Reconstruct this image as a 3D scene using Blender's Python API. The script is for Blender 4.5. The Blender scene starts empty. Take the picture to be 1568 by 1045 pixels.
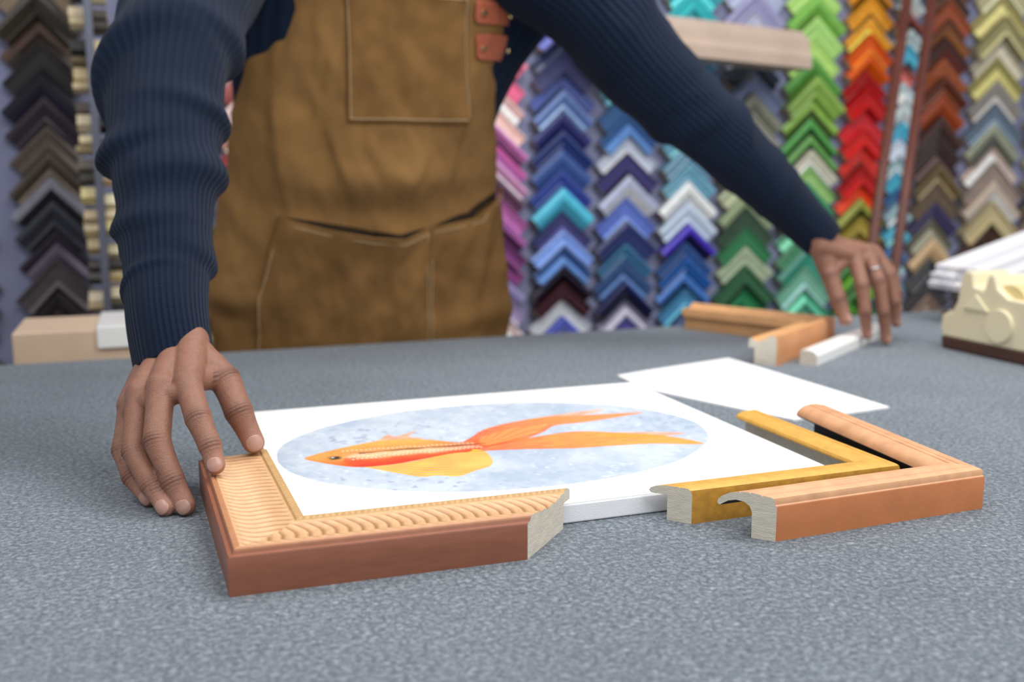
import bpy, bmesh, math, random
import numpy as np
from mathutils import Vector, Matrix, noise
random.seed(7); np.random.seed(7)
scene=bpy.context.scene
# ------------------------------------------------------------------ survey of the place
f=1530.0;cx=784.0;cy=522.5;th=math.atan(260/1530);yw=math.radians(19.8);CAMZ=1.2
F=(math.sin(yw),math.cos(yw));R=(math.cos(yw),-math.sin(yw))
def ray(x,y):
    r=(x-cx)/f;d=(y-cy)/f
    fw=math.cos(th)-d*math.sin(th);dn=math.sin(th)+d*math.cos(th)
    return ((fw*F[0]+r*R[0]),(fw*F[1]+r*R[1]),-dn,fw)
def T(x,y,z):
    a=ray(x,y);t=(z-CAMZ)/a[2];return Vector((a[0]*t,a[1]*t,z))
def W(x,y,Y):
    a=ray(x,y);t=Y/a[1];return Vector((a[0]*t,Y,CAMZ+a[2]*t))
def D(x,y,fw):
    a=ray(x,y);t=fw/a[3];return Vector((a[0]*t,a[1]*t,CAMZ+a[2]*t))
def lin(c):
    out=[]
    for v in c[:3]:
        v=v/255.0
        out.append(v/12.92 if v<=0.04045 else ((v+0.055)/1.055)**2.4)
    return tuple(out)+(1.0,)
# ------------------------------------------------------------------ materials
def mat(name,col=(128,128,128),rough=.5,metal=0,attr=None,noise_scale=0,noise_amt=.15,bump=0,bump_scale=200,sss=0,stretch=None,spec=.5):
    m=bpy.data.materials.new(name);m.use_nodes=True
    nt=m.node_tree;N=nt.nodes;L=nt.links;b=N['Principled BSDF']
    b.inputs['Roughness'].default_value=rough;b.inputs['Metallic'].default_value=metal
    b.inputs['Specular IOR Level'].default_value=spec
    if sss:
        b.inputs['Subsurface Weight'].default_value=sss
        b.inputs['Subsurface Radius'].default_value=(.01,.004,.002)
        b.inputs['Subsurface Scale'].default_value=.6
    tc=N.new('ShaderNodeTexCoord');src=tc.outputs['Object']
    if stretch:
        mp=N.new('ShaderNodeMapping');mp.inputs['Scale'].default_value=stretch
        L.new(src,mp.inputs['Vector']);src=mp.outputs['Vector']
    if attr:
        a=N.new('ShaderNodeAttribute');a.attribute_name=attr;cs=a.outputs['Color']
    else:
        a=N.new('ShaderNodeRGB');a.outputs[0].default_value=lin(col);cs=a.outputs[0]
    if noise_scale:
        n=N.new('ShaderNodeTexNoise');n.inputs['Scale'].default_value=noise_scale;n.inputs['Detail'].default_value=4
        L.new(src,n.inputs['Vector'])
        mr=N.new('ShaderNodeMapRange');mr.inputs['From Min'].default_value=.3;mr.inputs['From Max'].default_value=.7
        mr.inputs['To Min'].default_value=1-noise_amt;mr.inputs['To Max'].default_value=1+noise_amt
        L.new(n.outputs['Fac'],mr.inputs['Value'])
        mx=N.new('ShaderNodeVectorMath');mx.operation='SCALE'
        L.new(cs,mx.inputs[0]);L.new(mr.outputs['Result'],mx.inputs['Scale']);cs=mx.outputs[0]
    L.new(cs,b.inputs['Base Color'])
    if bump:
        n2=N.new('ShaderNodeTexNoise');n2.inputs['Scale'].default_value=bump_scale;n2.inputs['Detail'].default_value=3
        L.new(src,n2.inputs['Vector'])
        bp=N.new('ShaderNodeBump');bp.inputs['Strength'].default_value=bump;bp.inputs['Distance'].default_value=.002
        L.new(n2.outputs['Fac'],bp.inputs['Height']);L.new(bp.outputs['Normal'],b.inputs['Normal'])
    return m
def mesh_obj(name,verts,faces,mats=(),midx=None,smooth=False,parent=None,cols=None,fcols=None):
    me=bpy.data.meshes.new(name);me.from_pydata([tuple(v) for v in verts],[],faces);me.update()
    for m in mats: me.materials.append(m)
    if midx is not None: me.polygons.foreach_set('material_index',midx)
    if smooth: me.polygons.foreach_set('use_smooth',[True]*len(me.polygons))
    if cols is not None:
        at=me.color_attributes.new('Col','FLOAT_COLOR','POINT')
        at.data.foreach_set('color',np.array(cols,dtype=np.float32).ravel())
    if fcols is not None:
        at=me.color_attributes.new('Col','FLOAT_COLOR','CORNER')
        arr=[]
        for p,c in zip(me.polygons,fcols): arr.extend(list(c)*p.loop_total)
        at.data.foreach_set('color',np.array(arr,dtype=np.float32))
    o=bpy.data.objects.new(name,me);scene.collection.objects.link(o)
    if parent: o.parent=parent
    return o
def fix_normals(o):
    bm=bmesh.new();bm.from_mesh(o.data);bmesh.ops.recalc_face_normals(bm,faces=bm.faces);bm.to_mesh(o.data);bm.free()
def empty(name):
    e=bpy.data.objects.new(name,None);scene.collection.objects.link(e);e.empty_display_size=.05;return e
def bevel(o,w,seg=2):
    m=o.modifiers.new('bevel','BEVEL');m.width=w;m.segments=seg;m.limit_method='ANGLE';return o
def box(name,lo,hi,m,parent=None,bv=0):
    x0,y0,z0=lo;x1,y1,z1=hi
    v=[(x0,y0,z0),(x1,y0,z0),(x1,y1,z0),(x0,y1,z0),(x0,y0,z1),(x1,y0,z1),(x1,y1,z1),(x0,y1,z1)]
    fc=[(0,3,2,1),(4,5,6,7),(0,1,5,4),(1,2,6,5),(2,3,7,6),(3,0,4,7)]
    o=mesh_obj(name,v,fc,[m],parent=parent)
    if bv: bevel(o,bv)
    return o
def catmull(P,n,closed=False):
    P=[Vector(p) for p in P];out=[];k=len(P)
    rng=k if closed else k-1
    for i in range(rng):
        if closed: a,b,c,d=P[(i-1)%k],P[i],P[(i+1)%k],P[(i+2)%k]
        else: a,b,c,d=P[max(i-1,0)],P[i],P[i+1],P[min(i+2,k-1)]
        for j in range(n):
            t=j/n
            out.append(.5*((2*b)+(c-a)*t+(2*a-5*b+4*c-d)*t*t+(3*b-a-3*c+d)*t**3))
    if not closed: out.append(P[-1])
    return out
def sweep_tube(pts,rads,seg=24,cap=True,capround=True,disp=None,flat=None):
    """closed tapered tube; returns verts,faces,uvs(per vertex)"""
    pts=[Vector(p) for p in pts];n=len(pts)
    if capround:
        t0=(pts[0]-pts[1]).normalized();t1=(pts[-1]-pts[-2]).normalized()
        r0,r1=rads[0],rads[-1]
        A=[(pts[0]+t0*r0*math.sin(a),r0*math.cos(a)) for a in (1.45,1.2,.9,.6,.3)]
        B=[(pts[-1]+t1*r1*math.sin(a),r1*math.cos(a)) for a in (.3,.6,.9,1.2,1.45)]
        pts=[a[0] for a in A]+pts+[b[0] for b in B];rads=[a[1] for a in A]+list(rads)+[b[1] for b in B];n=len(pts)
    tan=[(pts[min(i+1,n-1)]-pts[max(i-1,0)]).normalized() for i in range(n)]
    up=Vector((0,0,1)) if abs(tan[0].z)<.9 else Vector((0,1,0))
    nrm=(up-tan[0]*up.dot(tan[0])).normalized()
    V=[];UV=[];L=0
    for i in range(n):
        if i: L+=(pts[i]-pts[i-1]).length
        nrm=(nrm-tan[i]*nrm.dot(tan[i])).normalized();bn=tan[i].cross(nrm)
        for j in range(seg):
            a=2*math.pi*j/seg;r=rads[i]
            if disp: r+=disp(a,L,i/(n-1))
            V.append(pts[i]+(nrm*math.cos(a)+bn*math.sin(a))*r);UV.append((j/seg,L))
    Fc=[]
    for i in range(n-1):
        for j in range(seg):
            k=(j+1)%seg
            Fc.append((i*seg+j,i*seg+k,(i+1)*seg+k,(i+1)*seg+j))
    if cap:
        Fc.append(tuple(reversed(range(seg))));Fc.append(tuple(range((n-1)*seg,n*seg)))
    return V,Fc,UV
def set_uv(o,uv):
    me=o.data;l=me.uv_layers.new(name='UVMap')
    for p in me.polygons:
        us=[uv[v][0] for v in p.vertices]
        wrap=max(us)-min(us)>.5
        for li,vi in zip(p.loop_indices,p.vertices):
            u,v=uv[vi]
            if wrap and u<.5: u+=1
            l.data[li].uv=(u,v)
def apply_mods(o):
    dg=bpy.context.evaluated_depsgraph_get();dg.update()
    me=bpy.data.meshes.new_from_object(o.evaluated_get(dg));o.modifiers.clear();old=o.data;o.data=me
    bpy.data.meshes.remove(old);return o

# ------------------------------------------------------------------ camera
cam=bpy.data.cameras.new('camera');co=bpy.data.objects.new('camera',cam);scene.collection.objects.link(co)
cam.sensor_width=36;cam.lens=36*f/1568
co.location=(0,0,CAMZ);co.rotation_euler=(math.pi/2-th,0,-yw)
cam.clip_start=.02;cam.dof.use_dof=True;cam.dof.focus_distance=.86;cam.dof.aperture_fstop=3.8
scene.camera=co
scene.view_settings.view_transform='Standard'
scene.view_settings.exposure=0
# ------------------------------------------------------------------ light
w=bpy.data.worlds.new('world');scene.world=w;w.use_nodes=True
w.node_tree.nodes['Background'].inputs[0].default_value=(.97,.985,1,1);w.node_tree.nodes['Background'].inputs[1].default_value=.48
def area(name,loc,target,sx,sy,p,col=(1,1,1)):
    l=bpy.data.lights.new(name,'AREA');l.shape='RECTANGLE';l.size=sx;l.size_y=sy;l.energy=p;l.color=col
    o=bpy.data.objects.new(name,l);scene.collection.objects.link(o);o.location=loc
    o.rotation_euler=(Vector(target)-Vector(loc)).to_track_quat('-Z','Y').to_euler();return o
area('ceiling_light_panel',(.9,1.25,2.75),(.8,1.15,0),1.8,.5,26,(1,.985,.955))
area('ceiling_light_panel',(-.6,.3,2.75),(-.3,.6,.5),1.6,.5,18,(1,.99,.97))
area('ceiling_light_panel',(1.5,-.5,2.7),(1.1,1.8,1.0),2.2,1.0,38,(1,.99,.98))

# ------------------------------------------------------------------ room
m_wall=mat('wall_lavender',(136,140,172),.8,noise_scale=3,noise_amt=.05)
box('wall_back',(-2.2,2.46,0),(4.2,2.56,2.9),m_wall)
box('floor',(-2.2,-2,-.1),(4.2,2.46,0),mat('floor_vinyl',(120,115,110),.6,noise_scale=8,noise_amt=.1))

# ------------------------------------------------------------------ work table with felt
m_felt=mat('grey_felt',(116,127,138),.95,spec=.15)
nt=m_felt.node_tree;N=nt.nodes;L=nt.links;b=N['Principled BSDF']
for l in list(b.inputs['Base Color'].links): L.remove(l)
tc=N.new('ShaderNodeTexCoord')
n1=N.new('ShaderNodeTexNoise');n1.inputs['Scale'].default_value=230;n1.inputs['Detail'].default_value=6;n1.inputs['Roughness'].default_value=.72;n1.inputs['Distortion'].default_value=.5
n2=N.new('ShaderNodeTexNoise');n2.inputs['Scale'].default_value=7;n2.inputs['Detail'].default_value=4
L.new(tc.outputs['Object'],n1.inputs['Vector']);L.new(tc.outputs['Object'],n2.inputs['Vector'])
cr=N.new('ShaderNodeValToRGB');e=cr.color_ramp;e.elements[0].position=.36;e.elements[0].color=lin((94,106,118));e.elements[1].position=.66;e.elements[1].color=lin((184,193,202))
em=cr.color_ramp.elements.new(.5);em.color=lin((134,145,157))
L.new(n1.outputs['Fac'],cr.inputs['Fac'])
mr=N.new('ShaderNodeMapRange');mr.inputs['To Min'].default_value=.84;mr.inputs['To Max'].default_value=1.16
L.new(n2.outputs['Fac'],mr.inputs['Value'])
vm=N.new('ShaderNodeVectorMath');vm.operation='SCALE';L.new(cr.outputs['Color'],vm.inputs[0]);L.new(mr.outputs['Result'],vm.inputs['Scale']);L.new(vm.outputs[0],b.inputs['Base Color'])
bp=N.new('ShaderNodeBump');bp.inputs['Strength'].default_value=1.0;bp.inputs['Distance'].default_value=.005
L.new(n1.outputs['Fac'],bp.inputs['Height']);L.new(bp.outputs['Normal'],b.inputs['Normal'])
b.inputs['Sheen Weight'].default_value=.2
table=empty('felt_covered_worktable')
box('felt_top',(-1.3,-.5,.892),(2.45,1.72,.9),m_felt,table,.003)
box('table_board',(-1.28,-.48,.85),(2.43,1.70,.892),mat('plywood',(170,135,95),.6,noise_scale=12),table)
m_leg=mat('table_leg_paint',(90,92,96),.5)
for i,(x,y) in enumerate([(-1.2,-.4),(2.3,-.4),(-1.2,1.6),(2.3,1.6)]):
    box('leg_%d'%(i+1),(x,y,0),(x+.08,y+.08,.85),m_leg,table,.004)

# ------------------------------------------------------------------ frame mouldings (corner samples)
def sweep_L(name,prof,A,C,B,flA=0,flB=0,colors=None,mats=None,midx=None,step=.0015,ripple=None,z0=.9,capmi=0,parent=None,smooth=True,vcol=None):
    A,C,B=Vector((*A,0)),Vector((*C,0)),Vector((*B,0))
    dA=(A-C);lA=dA.length;dA.normalize();dB=(B-C);lB=dB.length;dB.normalize()
    nA=(dB-dA*dB.dot(dA)).normalized();nB=(dA-dB*dA.dot(dB)).normalized()
    det=nA.x*nB.y-nA.y*nB.x
    m=Vector(((nB.y-nA.y)/det,(nA.x-nB.x)/det,0))
    V=[];cols=[];k=len(prof);rings=0
    def ring(fn,s_of,ps):
        nonlocal rings
        for (t,z) in prof:
            p=fn(t);s=s_of(t);dz=0;cc=None
            if ripple: dz,cc=ripple(t,z,s,ps)
            V.append((p.x,p.y,z0+z+dz))
            if vcol: cols.append(vcol(t,z,cc))
        rings+=1
    na=max(2,int(lA/step));nb=max(2,int(lB/step))
    for i in range(na+1):
        u=i/na
        ring(lambda t:(A+nA*t+dA*flA*t).lerp(C+m*t,u),lambda t:(lA+flA*t)*(1-u)+t*u,1)
    for i in range(1,nb+1):
        u=i/nb
        ring(lambda t:(C+m*t).lerp(B+nB*t+dB*flB*t,u),lambda t:(lB+flB*t)*u+t*(1-u),-1)
    Fc=[];mi=[]
    for i in range(rings-1):
        for j in range(k):
            q=(j+1)%k
            Fc.append((i*k+j,(i+1)*k+j,(i+1)*k+q,i*k+q));mi.append(midx[j] if midx else 0)
    Fc.append(tuple(range(k)));mi.append(capmi);Fc.append(tuple(reversed(range((rings-1)*k,rings*k))));mi.append(capmi)
    o=mesh_obj(name,V,Fc,mats,mi,smooth=False,parent=parent,cols=cols if vcol else None)
    fix_normals(o)
    if smooth:
        o.data.polygons.foreach_set('use_smooth',[True]*len(o.data.polygons))
        bpy.context.view_layer.objects.active=o
        o.data.set_sharp_from_angle(angle=math.radians(34))
    return o
m_raw=mat('raw_wood_end',(214,206,190),.75,noise_scale=90,noise_amt=.1,stretch=(1,1,4),bump=.3,bump_scale=300)
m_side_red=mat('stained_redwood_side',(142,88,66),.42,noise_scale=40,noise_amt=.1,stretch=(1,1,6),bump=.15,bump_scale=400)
m_carved=mat('carved_gilt_top',rough=.45,attr='Col',noise_scale=150,noise_amt=.08)
# profile 1: wide rippled moulding
prof=[(0,0),(0,.014),(0,.0285),(.0008,.0298),(.0035,.0302),(.0045,.032),(.0055,.0338),(.0075,.0345),(.0088,.0330)]
NT=40
for i in range(NT+1):
    u=i/NT;prof.append((.0100+.0455*u,.0338-.0035*math.sin(u*math.pi)-.002*u))
prof+=[(.0568,.0318),(.058,.0334),(.0600,.0338),(.0620,.0334),(.0632,.0318),(.0645,.0318),(.0655,.030),(.0655,.0225),(.0548,.0225),(.0548,0)]
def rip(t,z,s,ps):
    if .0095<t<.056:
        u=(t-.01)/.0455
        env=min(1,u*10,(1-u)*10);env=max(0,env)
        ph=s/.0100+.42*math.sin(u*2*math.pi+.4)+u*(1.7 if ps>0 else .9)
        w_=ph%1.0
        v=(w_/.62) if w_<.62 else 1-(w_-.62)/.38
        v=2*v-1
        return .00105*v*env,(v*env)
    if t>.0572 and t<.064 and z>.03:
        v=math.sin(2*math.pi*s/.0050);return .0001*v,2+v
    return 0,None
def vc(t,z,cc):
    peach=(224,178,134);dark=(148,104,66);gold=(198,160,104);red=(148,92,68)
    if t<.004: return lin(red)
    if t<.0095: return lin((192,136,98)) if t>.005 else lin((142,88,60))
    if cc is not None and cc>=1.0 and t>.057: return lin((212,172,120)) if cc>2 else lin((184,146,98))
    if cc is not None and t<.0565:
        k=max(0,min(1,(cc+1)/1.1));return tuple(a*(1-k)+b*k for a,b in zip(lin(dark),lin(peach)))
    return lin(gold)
k=len(prof)
mi=[1 if prof[j][0]<.001 and prof[(j+1)%k][0]<.002 and prof[j][1]<.029 else 2 for j in range(k)]
mi[-1]=0;mi[-2]=0;mi[-3]=0
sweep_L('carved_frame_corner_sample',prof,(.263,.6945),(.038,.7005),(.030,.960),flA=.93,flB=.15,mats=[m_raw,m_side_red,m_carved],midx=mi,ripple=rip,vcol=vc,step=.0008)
# profile 2: scoop moulding in orange cherry
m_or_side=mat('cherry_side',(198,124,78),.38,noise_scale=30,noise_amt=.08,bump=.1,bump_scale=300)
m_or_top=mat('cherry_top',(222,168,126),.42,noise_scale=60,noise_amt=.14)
m_black=mat('black_label_and_shade',(22,22,24),.6)  # inner face in black: dark label plus underside shade put into the colour
p2=[(0,0),(0,.012),(0,.0290),(.0004,.0302),(.0014,.0310),(.0014,.0340),(.0022,.0362),(.0045,.0372),(.0085,.0375),(.009,.0364),(.0100,.0380),(.016,.0388),(.0165,.0377),(.0175,.0388),(.022,.0384),(.0225,.0373),(.0235,.0380),(.0285,.0365),(.033,.0335),(.036,.0300),(.0368,.0265),(.0352,.0245),(.0335,.0262),(.030,.0292),(.025,.031),(.020,.0302),(.0165,.027),(.0150,.022),(.0148,0)]
k=len(p2);mi=[1 if j<3 else (2 if j<20 else 3) for j in range(k)]
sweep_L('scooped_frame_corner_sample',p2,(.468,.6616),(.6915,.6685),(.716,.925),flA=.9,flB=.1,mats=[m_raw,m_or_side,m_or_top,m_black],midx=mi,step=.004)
# profile 3: gold flat
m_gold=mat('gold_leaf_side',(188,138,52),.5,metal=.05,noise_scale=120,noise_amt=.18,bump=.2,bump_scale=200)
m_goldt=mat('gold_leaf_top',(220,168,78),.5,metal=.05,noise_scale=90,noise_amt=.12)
p3=[(0,0),(0,.014),(0,.026),(.001,.0295),(.003,.031),(.008,.0313),(.0085,.0305),(.0095,.0313),(.018,.031),(.024,.0298),(.028,.0275),(.029,.025),(.0278,.0228),(.0165,.0228),(.0165,0)]
k=len(p3);mi=[1 if j<3 else (2 if j<12 else 0) for j in range(k)]
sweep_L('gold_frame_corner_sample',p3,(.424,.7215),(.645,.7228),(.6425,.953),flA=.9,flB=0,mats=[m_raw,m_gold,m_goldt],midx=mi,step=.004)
# profile 4: far oak corner
p4=[(0,0),(0,.02),(0,.042),(.003,.047),(.010,.0485),(.016,.0455),(.017,.0435),(.022,.040),(.030,.037),(.036,.0375),(.041,.041),(.045,.0405),(.046,.036),(.046,.026),(.036,.026),(.036,0)]
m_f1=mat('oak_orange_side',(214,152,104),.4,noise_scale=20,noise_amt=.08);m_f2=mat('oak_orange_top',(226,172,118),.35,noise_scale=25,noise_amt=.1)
k=len(p4);mi=[1 if j<3 else 2 for j in range(k)]
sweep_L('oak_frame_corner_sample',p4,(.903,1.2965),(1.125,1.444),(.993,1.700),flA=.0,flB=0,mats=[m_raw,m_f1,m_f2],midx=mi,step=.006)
# white moulding strip
def sweep_bar(name,prof,A,B,nside,mats,midx,z0=.9,cap=0):
    A=Vector((*A,0));B=Vector((*B,0));d=(B-A).normalized();n=Vector((-d.y,d.x,0))*nside
    k=len(prof);V=[];
    for P in (A,B):
        for t,z in prof: V.append((P.x+n.x*t,P.y+n.y*t,z0+z))
    Fc=[(j,(j+1)%k,k+(j+1)%k,k+j) for j in range(k)];Fc+=[tuple(range(k)),tuple(reversed(range(k,2*k)))]
    o=mesh_obj(name,V,Fc,mats,[midx]*k+[cap,cap]);fix_normals(o);return o
m_white=mat('white_lacquer',(244,244,242),.35)
wm=sweep_bar('white_moulding_strip',[(0,0),(0,.015),(.002,.0185),(.006,.0215),(.012,.023),(.020,.0235),(.0265,.0225),(.0275,.020),(.0275,0)],(.966,1.279),(1.262,1.478),1,[m_raw,m_white],1)

# ------------------------------------------------------------------ sheet of mat board
m_paper=mat('white_mat_board',(246,247,248),.7)
out=[(.636,1.308),(.6355,1.25),(.639,1.198),(.66,1.142),(.69,1.068),(.722,.995),(.80,1.0),(.876,1.009),(.874,1.12),(.870,1.25),(.866,1.374),(.78,1.350),(.70,1.329)]
V=[(x,y,.9003) for x,y in out]+[(x,y,.9030) for x,y in out];k=len(out)
o=mesh_obj('paper_sheet',V,[tuple(reversed(range(k))),tuple(range(k,2*k))]+[(j,(j+1)%k,k+(j+1)%k,k+j) for j in range(k)],[m_paper])

# ------------------------------------------------------------------ goldfish painting
paint=empty('goldfish_painting')
CX0,CX1,CY0,CY1=.0955,.604,.7575,1.1925
m_canvas=mat('gessoed_canvas_side',(240,242,246),.8,bump=.2,bump_scale=900)
box('stretched_canvas',(CX0,CY0,.9004),(CX1,CY1,.9178),m_canvas,paint,.0015)
NX,NY=820,700
gx=np.linspace(CX0+.001,CX1-.001,NX);gy=np.linspace(CY0+.001,CY1-.001,NY)
GX,GY=np.meshgrid(gx,gy)
def vnoise(cells,seed,ax=1,ay=1):
    rs=np.random.RandomState(seed);cxn=int(cells*ax)+2;cyn=int(cells*ay)+2
    g=rs.rand(cyn,cxn);u=(GX-CX0)/(CX1-CX0)*(cxn-1.001);v=(GY-CY0)/(CY1-CY0)*(cyn-1.001)
    i=u.astype(int);j=v.astype(int);fu=u-i;fv=v-j;fu=fu*fu*(3-2*fu);fv=fv*fv*(3-2*fv)
    return (g[j,i]*(1-fu)+g[j,i+1]*fu)*(1-fv)+(g[j+1,i]*(1-fu)+g[j+1,i+1]*fu)*fv
def px2c(pts): return [T(x,y,.918) for x,y in pts]
def mask(poly,smoothn=6):
    P=catmull([(p.x,p.y,0) for p in poly],smoothn,True);xs=[p.x for p in P];ys=[p.y for p in P]
    M=np.zeros(GX.shape,bool);n=len(P);j=n-1
    for i in range(n):
        if ys[i]!=ys[j]:
            c=((ys[i]>GY)!=(ys[j]>GY))&(GX<(xs[j]-xs[i])*(GY-ys[i])/(ys[j]-ys[i])+xs[i]);M^=c
        j=i
    return M.astype(float)
def blur(M,r=1):
    for _ in range(r):
        M=(M+np.roll(M,1,0)+np.roll(M,-1,0)+np.roll(M,1,1)+np.roll(M,-1,1))/5
    return M
def c3(c): return np.array(lin(c)[:3])
img=np.ones(GX.shape+(3,))*c3((246,246,246))
def lay(M,col):
    global img
    if not isinstance(col,np.ndarray) or col.ndim==1: col=np.ones(img.shape)*col
    img=img*(1-M[...,None])+col*M[...,None]
def mixc(a,b,k): k=np.clip(k,0,1)[...,None];return c3(a)*(1-k)+c3(b)*k
def grad(k,stops):
    xs_=[s_[0] for s_ in stops];cs=[c3(s_[1]) for s_ in stops]
    return np.stack([np.interp(k,xs_,[c[i] for c in cs]) for i in range(3)],-1)
ea,eb=.233,.166;ex,ey=.337,.974
wob=.004*(vnoise(14,3)-.5)
El=blur((((GX-ex)/ea)**2+((GY-ey)/eb)**2<1+wob*6).astype(float),1)
n=.45*vnoise(9,1)+.3*vnoise(30,2,1,.7)+.25*vnoise(90,4,1,.6)
lay(El,mixc((172,187,206),(202,211,223),(n-.25)*2))
sp=(vnoise(60,11,1,.8)*.6+vnoise(120,12)*.4);reg=np.clip((vnoise(5,13)-.35)*3,0,1)
lay(El*blur(np.clip((sp-.69)*12,0,1),1)*reg*.65,c3((132,148,180)))
lay(El*blur(np.clip((.27-sp)*10,0,1),1)*.5,c3((226,231,238)))
def streak(root,freq,seed):
    ang=np.arctan2(GY-root[1],GX-root[0]);d=np.hypot(GX-root[0],GY-root[1])
    return .5+.5*np.sin(ang*freq+2.5*np.sin(d*40+seed))*(.6+.4*np.sin(ang*freq*2.7+seed)),d
tail_up=px2c([(700,684),(722,670),(742,658),(780,648),(830,640),(880,637),(940,634),(985,632),(940,640),(895,647),(850,652),(832,662),(805,672),(770,680),(720,689)])
tail_lo=px2c([(712,678),(760,672),(800,672),(835,667),(870,662),(905,661),(960,664),(1020,668),(1078,680),(1000,680),(940,683),(880,687),(820,688),(760,690),(716,692)])
tip=px2c([(800,645),(850,636),(905,629),(925,628),(890,636),(840,645)])
tip2=px2c([(930,664),(990,662),(1050,664),(1000,669),(940,672)])
for P,s in((tip,1),(tip2,2)):
    st,d=streak((.31,.955),60,s);lay(blur(mask(P),2)*.75,mixc((240,140,80),(246,186,130),st))
tn=vnoise(70,41,.5,2)
st,d=streak((.300,.955),90,.5);ml=mask(tail_lo);edge=1-blur(ml,14)
lay(blur(ml,1)*(.85+.15*st),mixc((222,74,30),(246,160,48),st*.5+(d-.05)*4+tn*.45-edge*.9))
st,d=streak((.300,.955),80,1.5);mu_=mask(tail_up);edge=1-blur(mu_,14)
lay(blur(mu_,1)*(.88+.12*st),mixc((214,62,32),(246,146,66),st*.45+(d-.05)*4+tn*.45-edge*.9))
mid=px2c([(735,672),(768,660),(812,652),(838,650),(822,662),(790,671),(745,682)])
st,d=streak((.300,.955),40,1.2);lay(blur(mask(mid),3)*.65,mixc((240,130,60),(248,176,100),st))
bel=px2c([(556,715),(585,721),(612,726),(645,731),(672,729),(703,730),(730,721),(752,714),(754,703),(738,690),(700,690),(640,705),(590,713)])
mb=mask(bel);dirn=GX*.55+GY*.9+.004*np.sin(GX*90)
sb=.5+.5*np.sin(dirn*900+6*vnoise(10,51));soft=np.clip(blur(mb,26)*1.9-.55,0,1)
lay(blur(mb,2)*np.clip(soft+.25*sb*blur(mb,6),0,1)*(.78+.22*sb),mixc((236,138,22),(250,200,70),sb*.6+vnoise(24,52)*.5))
dor=px2c([(548,682),(578,675),(594,666),(606,669),(638,660),(626,669),(648,672),(600,678)])
lay(blur(mask(dor),2)*.7,mixc((240,170,90),(232,130,60),vnoise(80,21)))
body=px2c([(466,703),(478,698),(500,692),(540,683),(580,676),(620,673),(660,674),(700,678),(722,676),(722,691),(700,694),(680,697),(640,705),(600,712),(550,716),(515,713),(485,708)])
bm_=blur(mask(body),2)
spine=px2c([(466,703),(545,697),(620,690),(720,683)])
sx=[p.x for p in spine];sy=[p.y for p in spine]
dd=GY-np.interp(GX,sx,sy)
half=np.interp(GX,[.10,.15,.2,.26,.31],[.014,.030,.040,.032,.014])
k=np.clip(dd/(half*2)+.5+.10*(vnoise(40,61)-.5),0,1)
colr=grad(k,[(0,(216,62,30)),(.18,(232,92,44)),(.32,(238,170,118)),(.44,(244,196,150)),(.55,(226,150,84)),(.75,(222,152,74)),(1,(238,172,84))])
hd=np.clip((.178-GX)/.02,0,1)[...,None];colr=colr*(1-hd)+grad(k,[(0,(236,110,40)),(.5,(232,158,80)),(1,(214,140,60))])*hd
red=np.clip((GX-.255)/.05,0,1)[...,None];colr=colr*(1-red*.7)+c3((222,82,40))*red*.7
colr=colr*(.88+.24*vnoise(150,31))[...,None]
lay(bm_,colr)
gill=px2c([(526,703),(540,701),(553,704),(557,710),(545,713),(530,710)])
lay(blur(mask(gill),3)*.7,c3((218,78,36)))
str_=blur(((np.abs(dd-.004)<.0014+.0014*np.sin(GX*60)**2)&(GX>.185)&(GX<.318)).astype(float),1)
lay(str_*.8,c3((92,66,48)))
for i in range(30):
    for rr,off in((0,.017),(1,-.008),(2,-.016)):
        px=.172+i*.0046+rr*.002;py=np.interp(px,sx,sy)+off*(1-.5*(i/30))+.001*math.sin(i)
        lay(np.exp(-(((GX-px)/.0012)**2+((GY-py)/.0024)**2))*.65,c3((250,232,205)))
ep=T(513,702,.918)
lay(np.exp(-(((GX-ep.x)/.0085)**4+((GY-ep.y)/.0085)**4)),c3((206,144,60)))
lay(np.exp(-(((GX-ep.x)/.0058)**4+((GY-ep.y)/.0058)**4)),c3((20,18,20)))
lay(np.exp(-(((GX-ep.x+.002)/.0016)**2+((GY-ep.y-.002)/.0016)**2)),c3((235,235,235)))
for (x,y) in[(505,637),(509,634),(513,638),(518,633),(522,637),(526,633),(516,641),(510,641)]:
    p=T(x,y,.918);lay(np.exp(-(((GX-p.x)/.0022)**2+((GY-p.y)/.0013)**2))*.55,c3((110,120,140)))
V=np.zeros((NX*NY,3),dtype=np.float32);V[:,0]=GX.ravel();V[:,1]=GY.ravel();V[:,2]=.9181
idx=np.arange(NX*NY).reshape(NY,NX)
q=np.stack([idx[:-1,:-1],idx[:-1,1:],idx[1:,1:],idx[1:,:-1]],-1).reshape(-1,4)
me=bpy.data.meshes.new('painted_surface');me.vertices.add(len(V));me.vertices.foreach_set('co',V.ravel())
me.loops.add(q.size);me.loops.foreach_set('vertex_index',q.ravel().astype(np.int32));me.polygons.add(len(q))
me.polygons.foreach_set('loop_start',np.arange(0,q.size,4,dtype=np.int32));me.polygons.foreach_set('loop_total',np.full(len(q),4,dtype=np.int32))
me.update();me.validate()
at=me.color_attributes.new('Col','FLOAT_COLOR','POINT');cc=np.ones((NX*NY,4),dtype=np.float32);cc[:,:3]=img.reshape(-1,3);at.data.foreach_set('color',cc.ravel())
me.materials.append(mat('watercolour_paint',attr='Col',rough=.6,bump=.08,bump_scale=700))
po=bpy.data.objects.new('painted_surface',me);scene.collection.objects.link(po);po.parent=paint

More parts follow.
